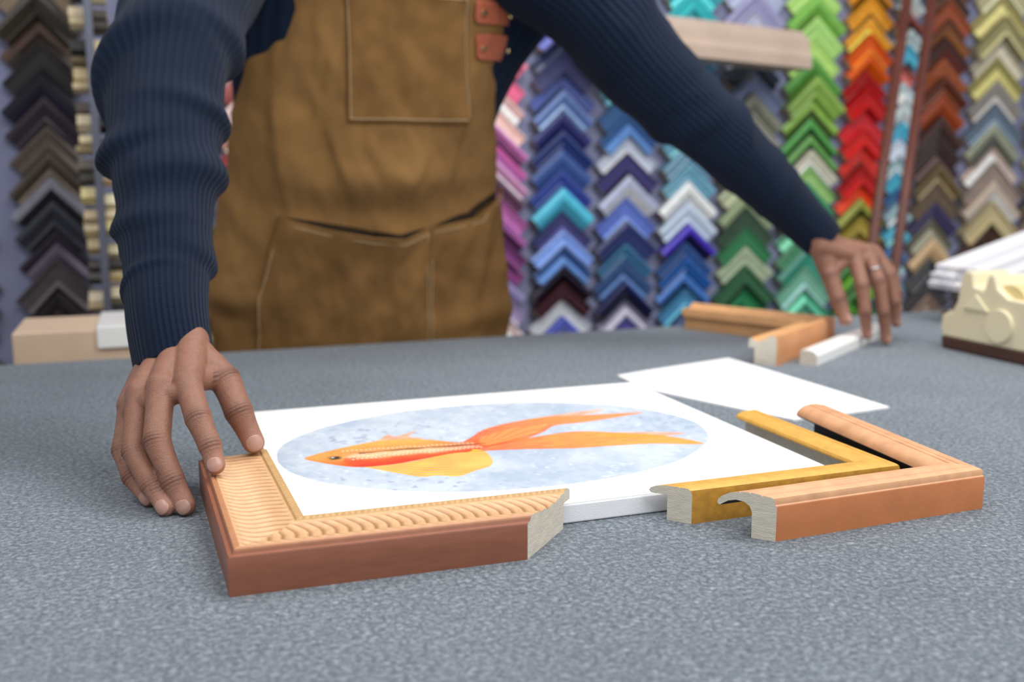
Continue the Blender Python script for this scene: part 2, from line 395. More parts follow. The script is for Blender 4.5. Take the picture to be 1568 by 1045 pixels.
# ------------------------------------------------------------------ wall of frame corner samples
V=[];Fc=[];FCo=[]
def chevron(xc,ztop,hw,wd,out,col,Y=2.455,ang=42,two=None):
    a=math.radians(ang);c,s=math.cos(a),math.sin(a)
    st=random.choice([0,1,2,3])
    if st==0: pr=[(0,0),(0,out),(-wd*.25,out*1.05),(-wd*.7,out*.7),(-wd*.85,out*.8),(-wd,out*.6),(-wd,0)]
    elif st==1: pr=[(0,0),(0,out*.8),(-wd*.2,out),(-wd*.5,out*.95),(-wd*.8,out*.6),(-wd,out*.35),(-wd,0)]
    elif st==2: pr=[(0,0),(0,out*.6),(-wd*.15,out*.75),(-wd*.5,out*.55),(-wd*.8,out),(-wd,out*.9),(-wd,0)]
    else: pr=[(0,0),(0,out),(-wd*.12,out),(-wd*.16,out*.8),(-wd*.8,out*.78),(-wd*.86,out),(-wd,out*.95),(-wd,0)]
    k=len(pr);base=len(V)
    for (ex_,sx_) in ((-hw,-1),(0,0),(hw,1)):
        for p,o_ in pr:
            if sx_==0: x=xc;z=ztop+p/c
            else: x=xc+ex_+sx_*s*p;z=ztop-hw*math.tan(a)+c*p
            V.append((x,Y-o_,z))
    for r in(0,1):
        for j in range(k-1):
            Fc.append((base+r*k+j,base+(r+1)*k+j,base+(r+1)*k+j+1,base+r*k+j+1))
            cc=col
            if j==0: cc=[v*.8 for v in col]
            if two and j in(k-3,k-4): cc=two
            FCo.append(lin(cc))
    Fc.append(tuple(base+j for j in range(k)));FCo.append(lin((200,180,150)))
    Fc.append(tuple(base+2*k+j for j in reversed(range(k))));FCo.append(lin((190,170,145)))
def y2z(y): return 1.625-.00166*y
def jit(c,a=20):
    d=random.uniform(-a,a);m_=sum(c)/3;sat=random.uniform(.88,1.12)
    return [max(10,min(248,m_+(v-m_)*sat+d+random.uniform(-a/3,a/3))) for v in c]
def column(x0,x1,stops,pitch=31,wd=.040,ystart=-110,yend=640,ang=42):
    xc=(x0+x1)/2;hw=(x1-x0)/2+.006;y=ystart+random.uniform(0,12);i=0
    while y<yend:
        pal=stops[0][1]
        for ys,pl in stops:
            if y>=ys: pal=pl
        c=jit(pal[i%len(pal)] if random.random()<.75 else random.choice(pal));i+=1
        p=pitch*random.uniform(.80,1.2)
        two=None
        if random.random()<.35: two=[min(245,v*1.3+35) for v in c]
        elif random.random()<.3: two=[v*.45 for v in c]
        chevron(xc+random.uniform(-.003,.003),y2z(y),hw*random.uniform(.90,1.0),(p*.00166)*math.cos(math.radians(ang))*.99,random.uniform(.014,.04),c,two=two,ang=ang+random.uniform(-1.5,1.5))
        y+=p
dk=[(34,28,32),(70,52,50),(28,28,40),(110,90,82),(40,36,46),(78,60,56),(24,22,28),(52,50,66)]
column(-.285,-.118,[(-200,[(110,85,70),(50,40,40),(130,105,85)]),(60,dk),(260,[(34,30,36),(120,118,135),(44,40,50),(70,66,80),(30,26,30)]),(350,[(44,36,40),(30,26,30),(70,68,70),(40,34,48)])],pitch=34,ang=46)
column(-.50,-.325,[(-200,dk)],pitch=36)
column(-.02,.15,[(-200,[(120,110,70),(170,150,100),(60,50,40)])])
column(.16,.335,[(-200,[(210,160,150),(180,90,90),(240,210,200)])])
column(.345,.52,[(-200,[(180,60,60),(210,120,110)])]);column(.53,.715,[(-200,[(200,80,90),(230,150,150)])])
column(.735,.915,[(-200,[(225,90,130),(235,120,155)]),(90,[(236,160,160),(150,40,60),(240,190,185)]),(180,[(206,120,186),(186,90,160),(224,150,206)]),(260,[(96,60,84),(150,80,140)]),(310,[(142,66,134),(128,56,120),(158,90,160)]),(400,[(180,160,214),(160,150,200)]),(450,[(236,120,130),(228,190,186),(240,205,195)])])
column(.930,1.105,[(-200,[(70,80,130),(50,60,110)]),(100,[(42,58,130),(84,100,170),(38,48,116),(120,140,200),(34,46,104)]),(220,[(66,190,218),(58,80,150),(70,90,160),(100,120,175),(40,52,110)]),(320,[(140,165,225),(60,90,150),(54,120,190)]),(380,[(40,120,150),(42,40,60),(70,40,50),(60,70,180)]),(450,[(215,210,225),(70,60,190),(90,100,190)])])
column(1.115,1.292,[(-200,[(90,160,190),(70,110,160)]),(170,[(80,150,185),(190,200,225),(70,60,120),(92,80,176)]),(270,[(130,165,235),(96,84,180),(110,130,215),(44,58,110),(100,105,140)]),(360,[(56,96,140),(80,150,200),(60,100,150),(48,64,110)]),(430,[(70,70,140),(50,60,110),(150,155,185)])])
column(1.302,1.474,[(-200,[(60,180,190),(70,190,200)]),(30,[(100,160,190)]),(250,[(196,215,235),(110,190,220),(230,240,245)]),(310,[(96,76,205),(80,70,150),(66,110,170)]),(390,[(70,120,200),(80,90,190),(90,150,180),(48,110,180)]),(450,[(48,80,140),(190,190,210),(70,150,190)])])
column(1.484,1.672,[(-200,[(150,155,185),(170,170,195)]),(40,[(110,115,150),(60,60,90)]),(110,[(150,155,130),(170,170,150),(120,135,110)]),(200,[(150,160,130)]),(290,[(60,110,80),(40,60,50)]),(340,[(215,225,215),(40,110,76),(50,140,90),(190,200,180)]),(400,[(28,86,62),(40,130,80),(160,220,180),(36,96,64)])])
column(1.684,1.874,[(-200,[(160,205,110),(196,215,150),(120,180,80)]),(60,[(150,200,90),(214,226,180),(80,130,60)]),(140,[(90,160,80),(60,200,60),(60,220,90),(90,225,80)]),(215,[(190,205,140),(225,230,200),(120,170,90)]),(270,[(60,130,90),(200,215,190),(70,160,110)]),(380,[(60,150,120),(110,180,150),(40,120,90),(90,170,140)])])
column(1.882,2.036,[(-200,[(250,190,20),(245,160,30)]),(20,[(252,150,20),(240,110,20)]),(70,[(190,24,30),(215,40,40),(200,30,36)]),(160,[(232,30,30),(240,50,45),(225,24,28)]),(240,[(235,70,40),(215,30,30),(60,30,30)]),(290,[(210,190,90),(160,170,60),(190,180,80)]),(370,[(60,150,60),(120,200,60)])])
column(2.046,2.140,[(-200,[(150,60,50),(200,220,225),(80,180,210)]),(200,[(90,190,215),(60,120,170),(170,210,220)])],pitch=30)
column(2.148,2.328,[(-200,[(90,40,20),(60,30,22),(130,58,22)]),(90,[(50,34,28),(150,62,24),(60,40,30)]),(190,[(90,70,50),(50,40,34),(110,90,60)]),(280,[(90,94,130),(76,80,112),(60,50,60)]),(340,[(210,180,140),(60,50,50),(90,76,66)]),(400,[(44,40,44),(120,100,90),(50,46,60)])])
column(2.336,2.56,[(-200,[(190,175,130),(150,140,90),(170,165,150)]),(80,[(90,96,120),(150,150,140),(60,60,70)]),(180,[(170,160,150),(130,115,105),(190,175,160)]),(280,[(90,64,50),(60,46,44),(210,190,150)]),(360,[(50,44,46),(110,96,90)])],pitch=36)
column(2.57,2.78,[(-200,[(150,140,120),(90,80,70)])],pitch=36)
o=mesh_obj('frame_corner_samples',V,Fc,[mat('sample_finish',attr='Col',rough=.36,noise_scale=60,noise_amt=.12)],fcols=FCo)
fix_normals(o)
# gilt samples stacked on a metal upright
V=[];Fc=[];FCo=[]
z=.5
while z<1.95:
    h=random.uniform(.018,.04)
    for sd in(-1,1):
        c=random.choice([(226,205,150),(232,215,178),(50,44,40),(190,160,105),(200,180,140),(70,60,55),(30,28,30),(225,208,170),(120,100,80)])
        x0=-.094+sd*.006;x1=x0+sd*random.uniform(.026,.036);dz=random.uniform(-.01,.01);y0=2.27+random.uniform(0,.02)
        lo=(min(x0,x1),y0,z+dz);hi=(max(x0,x1),2.33,z+dz+h*.92);b0=len(V)
        for X in(lo[0],hi[0]):
            for (Y_,Z_) in((lo[1],lo[2]),(lo[1]-.012,lo[2]+h*.4),(lo[1]-.004,hi[2]),(hi[1],hi[2]),(hi[1],lo[2])): V.append((X,Y_,Z_))
        Fc+= [(b0,b0+1,b0+2,b0+3,b0+4),(b0+9,b0+8,b0+7,b0+6,b0+5)]+[(b0+j,b0+5+j,b0+5+(j+1)%5,b0+(j+1)%5) for j in range(5)]
        FCo+=[lin((210,190,150))]*2+[lin(jit(c,10))]*5
    z+=h
o=mesh_obj('gilt_moulding_samples',V,Fc,[mat('gilt_sample',attr='Col',rough=.35,noise_scale=40)],fcols=FCo);fix_normals(o)
box('display_upright',(-.102,2.24,0),(-.086,2.262,2.2),mat('grey_metal',(110,114,130),.4,metal=.3),None,.002)
# leaning rods
m_rod=mat('mahogany_rod',(104,52,40),.4,noise_scale=30,noise_amt=.2,stretch=(1,1,.1))
for i,dx in enumerate((0,.085)):
    a=Vector((1.575+dx*1.05,2.03,0.012));b_=Vector((2.08+dx,2.40,1.93))
    v,fc,uv=sweep_tube([a,a.lerp(b_,.5),b_],[.014,.014,.014],20,capround=False)
    mesh_obj('leaning_moulding_length',v,fc,[m_rod],smooth=True)
# long beige moulding on shelf
prof5=[(0,0),(0,.03),(.01,.045),(.012,.07),(.03,.085),(.05,.10),(.08,.105),(.10,.10),(.10,0)]
V=[];k=len(prof5)
for x,zz in((1.0,1.495),(1.635,1.462)):
    for t,z_ in prof5: V.append((x,2.25+t,zz+z_))
Fc=[(j,(j+1)%k,k+(j+1)%k,k+j) for j in range(k)]+[tuple(range(k)),tuple(reversed(range(k,2*k)))]
o=mesh_obj('wide_beige_moulding',V,Fc,[mat('beige_moulding',(186,164,148),.5,noise_scale=15,noise_amt=.06)]);fix_normals(o)
for i,x in enumerate((1.1,1.5)): box('bracket_%d'%i,(x,2.34,1.44),(x+.02,2.46,1.475),m_leg,o)

# cardboard box behind table (left)
m_card=mat('cardboard',(214,188,162),.8,noise_scale=20,noise_amt=.05)
cb=empty('cardboard_box')
box('carton',(-.225,1.80,.0),(.015,1.99,.937),m_card,cb,.003)
box('flap',(-.095,1.793,.905),(.03,1.985,.943),m_white,cb,.002)

# ------------------------------------------------------------------ tape dispenser
td=empty('tape_dispenser');m_cream=mat('cream_plastic',(232,222,188),.35);m_brown=mat('brown_rubber_base',(74,46,36),.6);m_steel=mat('steel',(190,190,195),.25,metal=1)
def extr(name,pf,x0,x1,m,parent,bv=.003):
    V=[(x,y,z) for x in(x0,x1) for y,z in pf];k=len(pf)
    o=mesh_obj(name,V,[(j,(j+1)%k,k+(j+1)%k,k+j) for j in range(k)]+[tuple(range(k)),tuple(reversed(range(k,2*k)))],[m],parent=parent);fix_normals(o)
    if bv: bevel(o,bv)
    return o
yf=1.348
extr('base',[(yf-.004,.9005),(yf,.921),(1.06,.921),(1.064,.9005)],1.270,1.352,m_brown,td)
extr('body',[(yf-.002,.921),(yf+.004,.935),(yf+.002,.958),(yf-.02,.965),(yf-.030,.985),(yf-.036,1.03),(yf-.044,1.037),(yf-.058,1.036),(yf-.063,1.012),(yf-.085,1.008),(yf-.092,1.034),(yf-.104,1.036),(yf-.112,1.014),(yf-.135,1.000),(yf-.18,.998),(yf-.23,.985),(yf-.265,.955),(yf-.27,.921)],1.272,1.350,m_cream,td)
extr('cheek',[(yf-.045,.975),(yf-.072,1.0),(yf-.10,.975)],1.268,1.272,mat('cream_inset',(238,230,196),.4),td,.001)
extr('cutter_blade',[(yf+.001,.948),(yf+.014,.955),(yf+.012,.962),(yf-.004,.966)],1.280,1.342,m_steel,td,0)
v,fc,uv=sweep_tube([(1.266,yf-.125,.955),(1.274,yf-.125,.955)],[.026,.028],32,capround=False);mesh_obj('hub',v,fc,[m_cream],parent=td)
v,fc,uv=sweep_tube([(1.285,yf-.125,.985),(1.337,yf-.125,.985)],[.036,.036],40,capround=False);mesh_obj('tape_roll',v,fc,[mat('tape',(225,205,150),.3)],parent=td)

# stack of white moulding lengths
stk=empty('white_moulding_stack')
for r_ in range(3):
    for c_ in range(6):
        x0=1.475+.012*r_+.006*random.random()
        o=box('length_%d_%d'%(r_,c_),(0,c_*.032,r_*.017),(1.0,c_*.032+.028,r_*.017+.014),mat('white_strip',random.choice([(236,236,240),(222,222,228),(240,238,236),(205,205,212)]),.4),stk,.002)
        o.location=(x0,1.42,.968);o.rotation_euler=(0,-math.radians(15),math.radians(2))
box('rest_block',(1.95,1.40,.901),(2.05,1.64,1.075),m_card,stk)

# ------------------------------------------------------------------ craftsperson
worker=empty('craftsperson')
m_sw=mat('navy_rib_knit',(30,46,72),.9,spec=.12)
nt=m_sw.node_tree;N=nt.nodes;L=nt.links;b=N['Principled BSDF']
uvn=N.new('ShaderNodeUVMap');uvn.uv_map='UVMap';sep=N.new('ShaderNodeSeparateXYZ');L.new(uvn.outputs[0],sep.inputs[0])
mu=N.new('ShaderNodeMath');mu.operation='MULTIPLY';mu.inputs[1].default_value=2*math.pi*42;L.new(sep.outputs['X'],mu.inputs[0])
si=N.new('ShaderNodeMath');si.operation='SINE';L.new(mu.outputs[0],si.inputs[0])
mv=N.new('ShaderNodeMath');mv.operation='MULTIPLY';mv.inputs[1].default_value=2*math.pi*300;L.new(sep.outputs['Y'],mv.inputs[0])
s2=N.new('ShaderNodeMath');s2.operation='SINE';L.new(mv.outputs[0],s2.inputs[0])
ad=N.new('ShaderNodeMath');ad.operation='MULTIPLY_ADD';ad.inputs[1].default_value=.08;L.new(s2.outputs[0],ad.inputs[0]);L.new(si.outputs[0],ad.inputs[2])
bp=N.new('ShaderNodeBump');bp.inputs['Strength'].default_value=.6;bp.inputs['Distance'].default_value=.0014;L.new(ad.outputs[0],bp.inputs['Height']);L.new(bp.outputs['Normal'],b.inputs['Normal'])
mr=N.new('ShaderNodeMapRange');mr.inputs['From Min'].default_value=-1;mr.inputs['From Max'].default_value=1;mr.inputs['To Min'].default_value=.78;mr.inputs['To Max'].default_value=1.06;L.new(si.outputs[0],mr.inputs['Value'])
sc_=N.new('ShaderNodeVectorMath');sc_.operation='SCALE'
rgb=N.new('ShaderNodeRGB');rgb.outputs[0].default_value=lin((21,33,53));L.new(rgb.outputs[0],sc_.inputs[0]);L.new(mr.outputs[0],sc_.inputs['Scale'])
for l in list(b.inputs['Base Color'].links): L.remove(l)
L.new(sc_.outputs[0],b.inputs['Base Color'])
b.inputs['Sheen Weight'].default_value=.05
def sleeve(name,ctrl,folds,famp):
    P=catmull([D(*c[:3]) for c in ctrl],20);Rr=[p.x for p in catmull([(c[3],0,0) for c in ctrl],20)]
    n=len(P)
    def disp(a,Ln,u):
        v=0
        for (uc,amp,wd,a0,tilt) in folds:
            uu=u-uc-tilt*math.sin(a-a0)
            e=math.exp(-(uu/wd)**2) if uu<0 else math.exp(-(uu/(wd*.45))**2)
            v+=amp*e*(.5+.5*math.cos(a-a0))
        env=math.exp(-((u-.42)/.26)**4)
        rg=1-abs(noise.noise(Vector((math.cos(a)*.8+3,math.sin(a)*.8,Ln*11))))*2.6
        v+=famp*env*max(0,rg)**2
        v+=.003*noise.noise(Vector((math.cos(a)*1.2,math.sin(a)*1.2,Ln*10)))
        if u>.985: v-=.002
        return v
    v,fc,uv=sweep_tube(P,Rr,120,capround=False,disp=disp)
    o=mesh_obj(name,v,fc,[m_sw],smooth=True,parent=worker);set_uv(o,uv)
    return o
sleeve('sleeve_right',[(352,-100,1.64,.095),(292,0,1.38,.080),(262,100,1.25,.068),(250,200,1.17,.060),(252,300,1.11,.052),(254,420,1.04,.0435),(256,490,1.0,.0390),(268,562,.98,.0385)],
 [(.24,.012,.04,4.5,.03),(.335,.018,.045,1.2,.045),(.40,.012,.03,4.2,.03),(.47,.018,.035,2.2,-.04),(.55,.014,.045,4.8,.03),(.63,.008,.022,1.6,-.03),(.68,.010,.035,3.6,.02),(.76,.004,.02,1.5,.01)],.0015)
sleeve('sleeve_left',[(800,-75,1.74,.10),(895,0,1.73,.084),(1000,118,1.72,.073),(1080,192,1.72,.060),(1170,275,1.73,.050),(1225,332,1.74,.042),(1262,369,1.745,.036)],
 [(.25,.008,.04,1.0,.03),(.36,.008,.034,5,.03),(.46,.010,.04,2.5,-.04),(.55,.010,.03,.5,.04),(.64,.008,.03,5,.02),(.72,.004,.02,1.5,.01)],.002)
# torso rows
rows=[(-118,520,690),(-105,500,710),(-90,430,780),(-75,385,830),(-50,360,860),(0,352,862),(50,350,830),(100,352,795),(160,358,766),(200,362,752),(300,350,745),(350,345,748),(420,345,750),(530,345,755),(620,350,750)]
def Yedge(y): return float(np.interp(y,[-120,0,530,900],[1.66,1.69,1.845,1.85]))
V=[];UV=[];seg=120
ys=list(np.linspace(-118,620,110))
for y in ys:
    xl=np.interp(y,[r[0] for r in rows],[r[1] for r in rows]);xr=np.interp(y,[r[0] for r in rows],[r[2] for r in rows])
    Ye=Yedge(y);a=W(xl,y,Ye);c=W(xr,y,Ye);zc=(a.z+c.z)/2;hx=(c.x-a.x)/2;xc=(c.x+a.x)/2
    for j in range(seg):
        t=2*math.pi*j/seg;fy=.070 if math.sin(t)<0 else .15
        fy=min(fy,hx*.8)
        V.append((xc+hx*math.cos(t),Ye+fy*math.sin(t),zc));UV.append((j/seg,zc))
Fc=[(i*seg+j,(i+1)*seg+j,(i+1)*seg+(j+1)%seg,i*seg+(j+1)%seg) for i in range(len(ys)-1) for j in range(seg)]
Fc+=[tuple(range(seg)),tuple(reversed(range((len(ys)-1)*seg,len(ys)*seg)))]
o=mesh_obj('sweater_body',V,Fc,[m_sw],smooth=True,parent=worker);fix_normals(o);set_uv(o,UV)
# legs (trousers + shoes), neck and head
m_tr=mat('dark_trousers',(40,42,50),.8);m_shoe=mat('shoe_leather',(50,36,28),.5)
def multi_tube(name,chains,m,voxel=.004,sm=6,seg=24):
    V=[];Fc=[]
    for P,Rr in chains:
        v,fc,_=sweep_tube(P,Rr,seg);b0=len(V);V+=v;Fc+=[tuple(i+b0 for i in q_) for q_ in fc]
    o=mesh_obj(name,V,Fc,[m],parent=worker);fix_normals(o)
    r=o.modifiers.new('r','REMESH');r.mode='VOXEL';r.voxel_size=voxel
    s=o.modifiers.new('s','SMOOTH');s.factor=.5;s.iterations=sm
    apply_mods(o);o.data.polygons.foreach_set('use_smooth',[True]*len(o.data.polygons));return o
hipx=.34
multi_tube('trousers',[([(hipx-.03,1.88,.95),(hipx+.05,1.88,.95)],[.11,.11]),([(hipx-.09,1.88,.93),(hipx-.12,1.88,.50),(hipx-.13,1.90,.10)],[.105,.072,.055]),([(hipx+.11,1.88,.93),(hipx+.14,1.88,.50),(hipx+.16,1.90,.10)],[.105,.072,.055])],m_tr,.008)
multi_tube('shoes',[([(hipx-.13,1.94,.05),(hipx-.14,1.80,.045),(hipx-.15,1.72,.035)],[.045,.042,.034]),([(hipx+.16,1.94,.05),(hipx+.17,1.80,.045),(hipx+.18,1.72,.035)],[.045,.042,.034])],m_shoe,.005)
m_skin=mat('brown_skin',attr='Col',rough=.5,sss=.1,noise_scale=160,noise_amt=.09,bump=.35,bump_scale=800,spec=.4)
hc=Vector((.40,1.60,1.745))
def colour_all(o,c):
    at=o.data.color_attributes.new('Col','FLOAT_COLOR','POINT');at.data.foreach_set('color',np.tile(np.array(lin(c),dtype=np.float32),len(o.data.vertices)))
hd=multi_tube('head',[([(.40,1.67,1.53),(.40,1.63,1.66)],[.058,.055]),([hc+Vector((0,.02,.03)),hc+Vector((0,.0,-.02))],[.088,.078]),([hc+Vector((0,-.03,-.05)),hc+Vector((0,-.055,-.075))],[.052,.034]),
  ([hc+Vector((0,-.075,.02)),hc+Vector((0,-.098,-.02))],[.010,.013]),([hc+Vector((-.02,-.082,-.05)),hc+Vector((.02,-.082,-.05))],[.009,.009]),
  ([hc+Vector((-.084,.015,.015)),hc+Vector((-.086,.01,-.025))],[.014,.010]),([hc+Vector((.084,.015,.015)),hc+Vector((.086,.01,-.025))],[.014,.010]),([hc+Vector((-.04,-.066,.035)),hc+Vector((.04,-.066,.035))],[.016,.016])],m_skin,.004,5)
colour_all(hd,(126,88,72))
multi_tube('hair',[([hc+Vector((0,.03,.055)),hc+Vector((0,.05,.0))],[.088,.085])],mat('black_hair',(18,15,14),.7),.006,3)
for s_ in(-1,1):
    v,fc,_=sweep_tube([hc+Vector((s_*.032,-.078,.012)),hc+Vector((s_*.033,-.0781,.012))],[.011,.011],16);mesh_obj('eye_%s'%('r' if s_<0 else 'l'),v,fc,[mat('eye',(235,230,225),.2)],smooth=True,parent=worker)

# apron ---------------------------------------------------------------
AY=[-70,0,30,100,160,200,300,350,420,470,530,900]
AL=[412,408,404,370,362,352,335,328,311,321,332,345]
AR=[800,793,783,764,756,751,753,757,762,765,768,770]
def crease(d,w): # asymmetrical cloth fold
    return math.exp(-(d/w)**2) if d<0 else math.exp(-(d/(w*2.2))**2)
def wr(X,z,q,y):
    v=.006*noise.noise(Vector((X*7,z*5,1.3)))*2
    v+=.004*noise.noise(Vector((X*20+z*9,z*11,4.1)))*2
    v+=.0015*noise.noise(Vector((X*55,z*30,9.1)))*2
    g=math.exp(-((y-230)/110)**2)
    v+=.006*g*math.sin((X*34+z*26))*.6
    g2=math.exp(-((y-470)/80)**2);v+=.005*g2*math.sin(X*60+1.0)
    v+=.013*crease(q-.16-.0006*(y-200),.03)*math.exp(-((y-210)/130)**2)
    v+=.011*crease(-(q-.80+.0004*(y-200)),.03)*math.exp(-((y-230)/110)**2)
    v+=.009*crease(q-.38-.0011*(y-250),.025)*math.exp(-((y-270)/60)**2)
    v+=.009*crease(-(q-.66+.0010*(y-250)),.025)*math.exp(-((y-280)/55)**2)
    v+=.014*math.exp(-((y-258-20*math.sin(q*3.1))/26)**2)*math.exp(-((q-.55)/.28)**2)
    v-=.012*math.exp(-((y-308-16*math.sin(q*3.1))/24)**2)*math.exp(-((q-.5)/.35)**2)
    v+=.012*math.exp(-((y-445-60*(q-.1))/22)**2)*math.exp(-((q-.05)/.14)**2)
    v+=.010*math.exp(-((y-500+40*(q-.5))/20)**2)*math.exp(-((q-.85)/.2)**2)
    return v
def A(q,y,off=0,ext=0):
    xl=float(np.interp(y,AY,AL));xr=float(np.interp(y,AY,AR));Ye=Yedge(y)
    a=W(xl,y,Ye);c=W(xr,y,Ye);z=(a.z+c.z)/2;hx=(c.x-a.x)/2;xc=(a.x+c.x)/2
    u=2*q-1;uc=max(-1,min(1,u));cs=math.sqrt(max(0,1-uc*uc));X=xc+hx*uc
    n_=Vector((uc*.75,-max(cs,.12),0)).normalized()
    return Vector((X,Ye-.098*cs,z))+n_*(wr(X,z,q,y)+off)+Vector((0,ext,0))
m_ap=mat('brown_canvas',(140,105,63),.9,noise_scale=9,noise_amt=.15,bump=.4,bump_scale=1200,spec=.15)
m_ap2=mat('brown_canvas_pocket',(134,99,58),.9,noise_scale=11,noise_amt=.17,bump=.4,bump_scale=1200,spec=.15)
apr=empty('apron');apr.parent=worker
def sheet(name,qf,ys,nq,off,m,thick=.0012):
    V=[];
    for y in ys:
        q0,q1=qf(y)
        for i in range(nq+1):
            s_=i/nq
            q_=q0+(q1-q0)*s_
            if q0<=0.001 and q1>=.999: q_=.5-.5*math.cos(s_*math.pi)
            o_=off(s_,y) if callable(off) else off
            V.append(A(q_,y,o_))
    n_=nq+1
    Fc=[(i*n_+j,(i+1)*n_+j,(i+1)*n_+j+1,i*n_+j+1) for i in range(len(ys)-1) for j in range(nq)]
    o=mesh_obj(name,V,Fc,[m],smooth=True,parent=apr)
    sd=o.modifiers.new('s','SOLIDIFY');sd.thickness=thick;sd.offset=0
    return o
sheet('apron_panel',lambda y:(0,1),list(np.linspace(-70,860,280)),190,0,m_ap)
for sgn,q in((-1,0.0),(1,1.0)):
    V=[]
    yy=list(np.linspace(100,860,120))
    for y in yy:
        p=A(q,y)
        for i in range(8):
            V.append(p+Vector((-sgn*.0035*i*i*.35,.012*i,0)))
    mesh_obj('side_wrap_%s'%('r' if sgn<0 else 'l'),V,[(i*8+j,(i+1)*8+j,(i+1)*8+j+1,i*8+j+1) for i in range(len(yy)-1) for j in range(7)],[m_ap],smooth=True,parent=apr)
def qx(x,y):
    xl=float(np.interp(y,AY,AL));xr=float(np.interp(y,AY,AR));return (x-xl)/(xr-xl)
sheet('bib_pocket',lambda y:(qx(508,y),qx(683,y)),list(np.linspace(8,191,60)),50,lambda s_,y:.0035+.003*math.sin(math.pi*s_)*math.exp(-(y-8)/60),m_ap2,.003)
TX=[415,480,540,585,630,700,757];TY=[326,345,358,362,346,331,284]
def pocket(name,x0,x1,xb0,xb1,bul):
    V=[];ns,nv=70,70
    for j in range(nv+1):
        v=(j/nv)**1.3
        for i in range(ns+1):
            s_=i/ns;xt=x0+(x1-x0)*s_;yt=float(np.interp(xt,TX,TY));xb=xb0+(xb1-xb0)*s_;yb=560
            x=xt+(xb-xt)*min(1,v*2.0);y=yt+(yb-yt)*v
            off=.004+bul*math.sin(math.pi*s_)**.7*math.exp(-v*4.5)+.006*math.sin(math.pi*s_)
            off+=.004*math.sin(s_*19+v*9)*math.exp(-((v-.35)/.3)**2)
            V.append(A(min(.992,max(.012,qx(x,y))),y,off))
    n_=ns+1
    o=mesh_obj(name,V,[(i*n_+j,(i+1)*n_+j,(i+1)*n_+j+1,i*n_+j+1) for i in range(nv) for j in range(ns)],[m_ap2],smooth=True,parent=apr)
    sd=o.modifiers.new('s','SOLIDIFY');sd.thickness=.003;sd.offset=0
pocket('waist_pocket_1',415,630,384,623,.026)
pocket('waist_pocket_2',630,755,623,766,.020)
# dark crescent strips along the pocket edges, opening shade put into their colour
m_shade=mat('pocket_opening_shade',(46,33,20),.95)
for nm,x0,x1,dy in(('pocket_shade_1',425,626,9),('pocket_shade_2',636,745,6)):
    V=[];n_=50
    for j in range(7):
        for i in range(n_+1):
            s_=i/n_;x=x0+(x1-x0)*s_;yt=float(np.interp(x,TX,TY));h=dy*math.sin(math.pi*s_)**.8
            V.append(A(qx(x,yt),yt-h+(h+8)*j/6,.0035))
    mesh_obj(nm,V,[(i*(n_+1)+j,(i+1)*(n_+1)+j,(i+1)*(n_+1)+j+1,i*(n_+1)+j+1) for i in range(6) for j in range(n_)],[m_shade],smooth=True,parent=apr)
# stitching
m_st=mat('cream_thread',(214,196,158),.7)
SV=[];SF=[]
def stitch(pts,off=.0052,dash=.0042,gap=.0022,r=.0007):
    P=[A(min(.99,max(.01,qx(x,y))),y,o_ if o_ else off) for x,y,o_ in [(p+(None,))[:3] for p in pts]]
    cur=P[0];segs=[];on=True;need=dash;start=cur
    for j in range(1,len(P)):
        a,b_=P[j-1],P[j];Ld=(b_-a).length;t=0
        while Ld-t>need:
            t+=need;pt=a.lerp(b_,t/Ld)
            if on: segs.append((start,pt))
            start=pt;on=not on;need=dash if on else gap
        need-=(Ld-t)
    for a,b_ in segs:
        v,fc,_=sweep_tube([a,b_],[r,r],5,capround=False);b0=len(SV);SV.extend(v);SF.extend([tuple(k_+b0 for k_ in q_) for q_ in fc])
def line(x0,y0,x1,y1,n=40): return [(x0+(x1-x0)*i/n,y0+(y1-y0)*i/n) for i in range(n+1)]
stitch(line(511,10,513,187),.0068);stitch(line(680,10,679,186),.0068);stitch(line(513,187,679,186),.0068);stitch(line(509,12,682,10),.0085)
stitch([(x,float(np.interp(x,TX,TY))+8,.0075+.026*max(0,math.sin(math.pi*(x-415)/215))**.7*math.exp(-.25)+.006*max(0,math.sin(math.pi*(x-415)/215))) for x in np.linspace(420,627,60)])
stitch([(x,float(np.interp(x,TX,TY))+8,.0075+.020*max(0,math.sin(math.pi*(x-630)/125))**.7*math.exp(-.25)+.006*max(0,math.sin(math.pi*(x-630)/125))) for x in np.linspace(634,752,40)])
stitch(line(419,334,390,440)+line(390,440,391,530),.0095);stitch(line(626,354,620,540),.0085);stitch(line(634,354,628,540),.0085)
mesh_obj('stitching',SV,SF,[m_st],parent=apr)
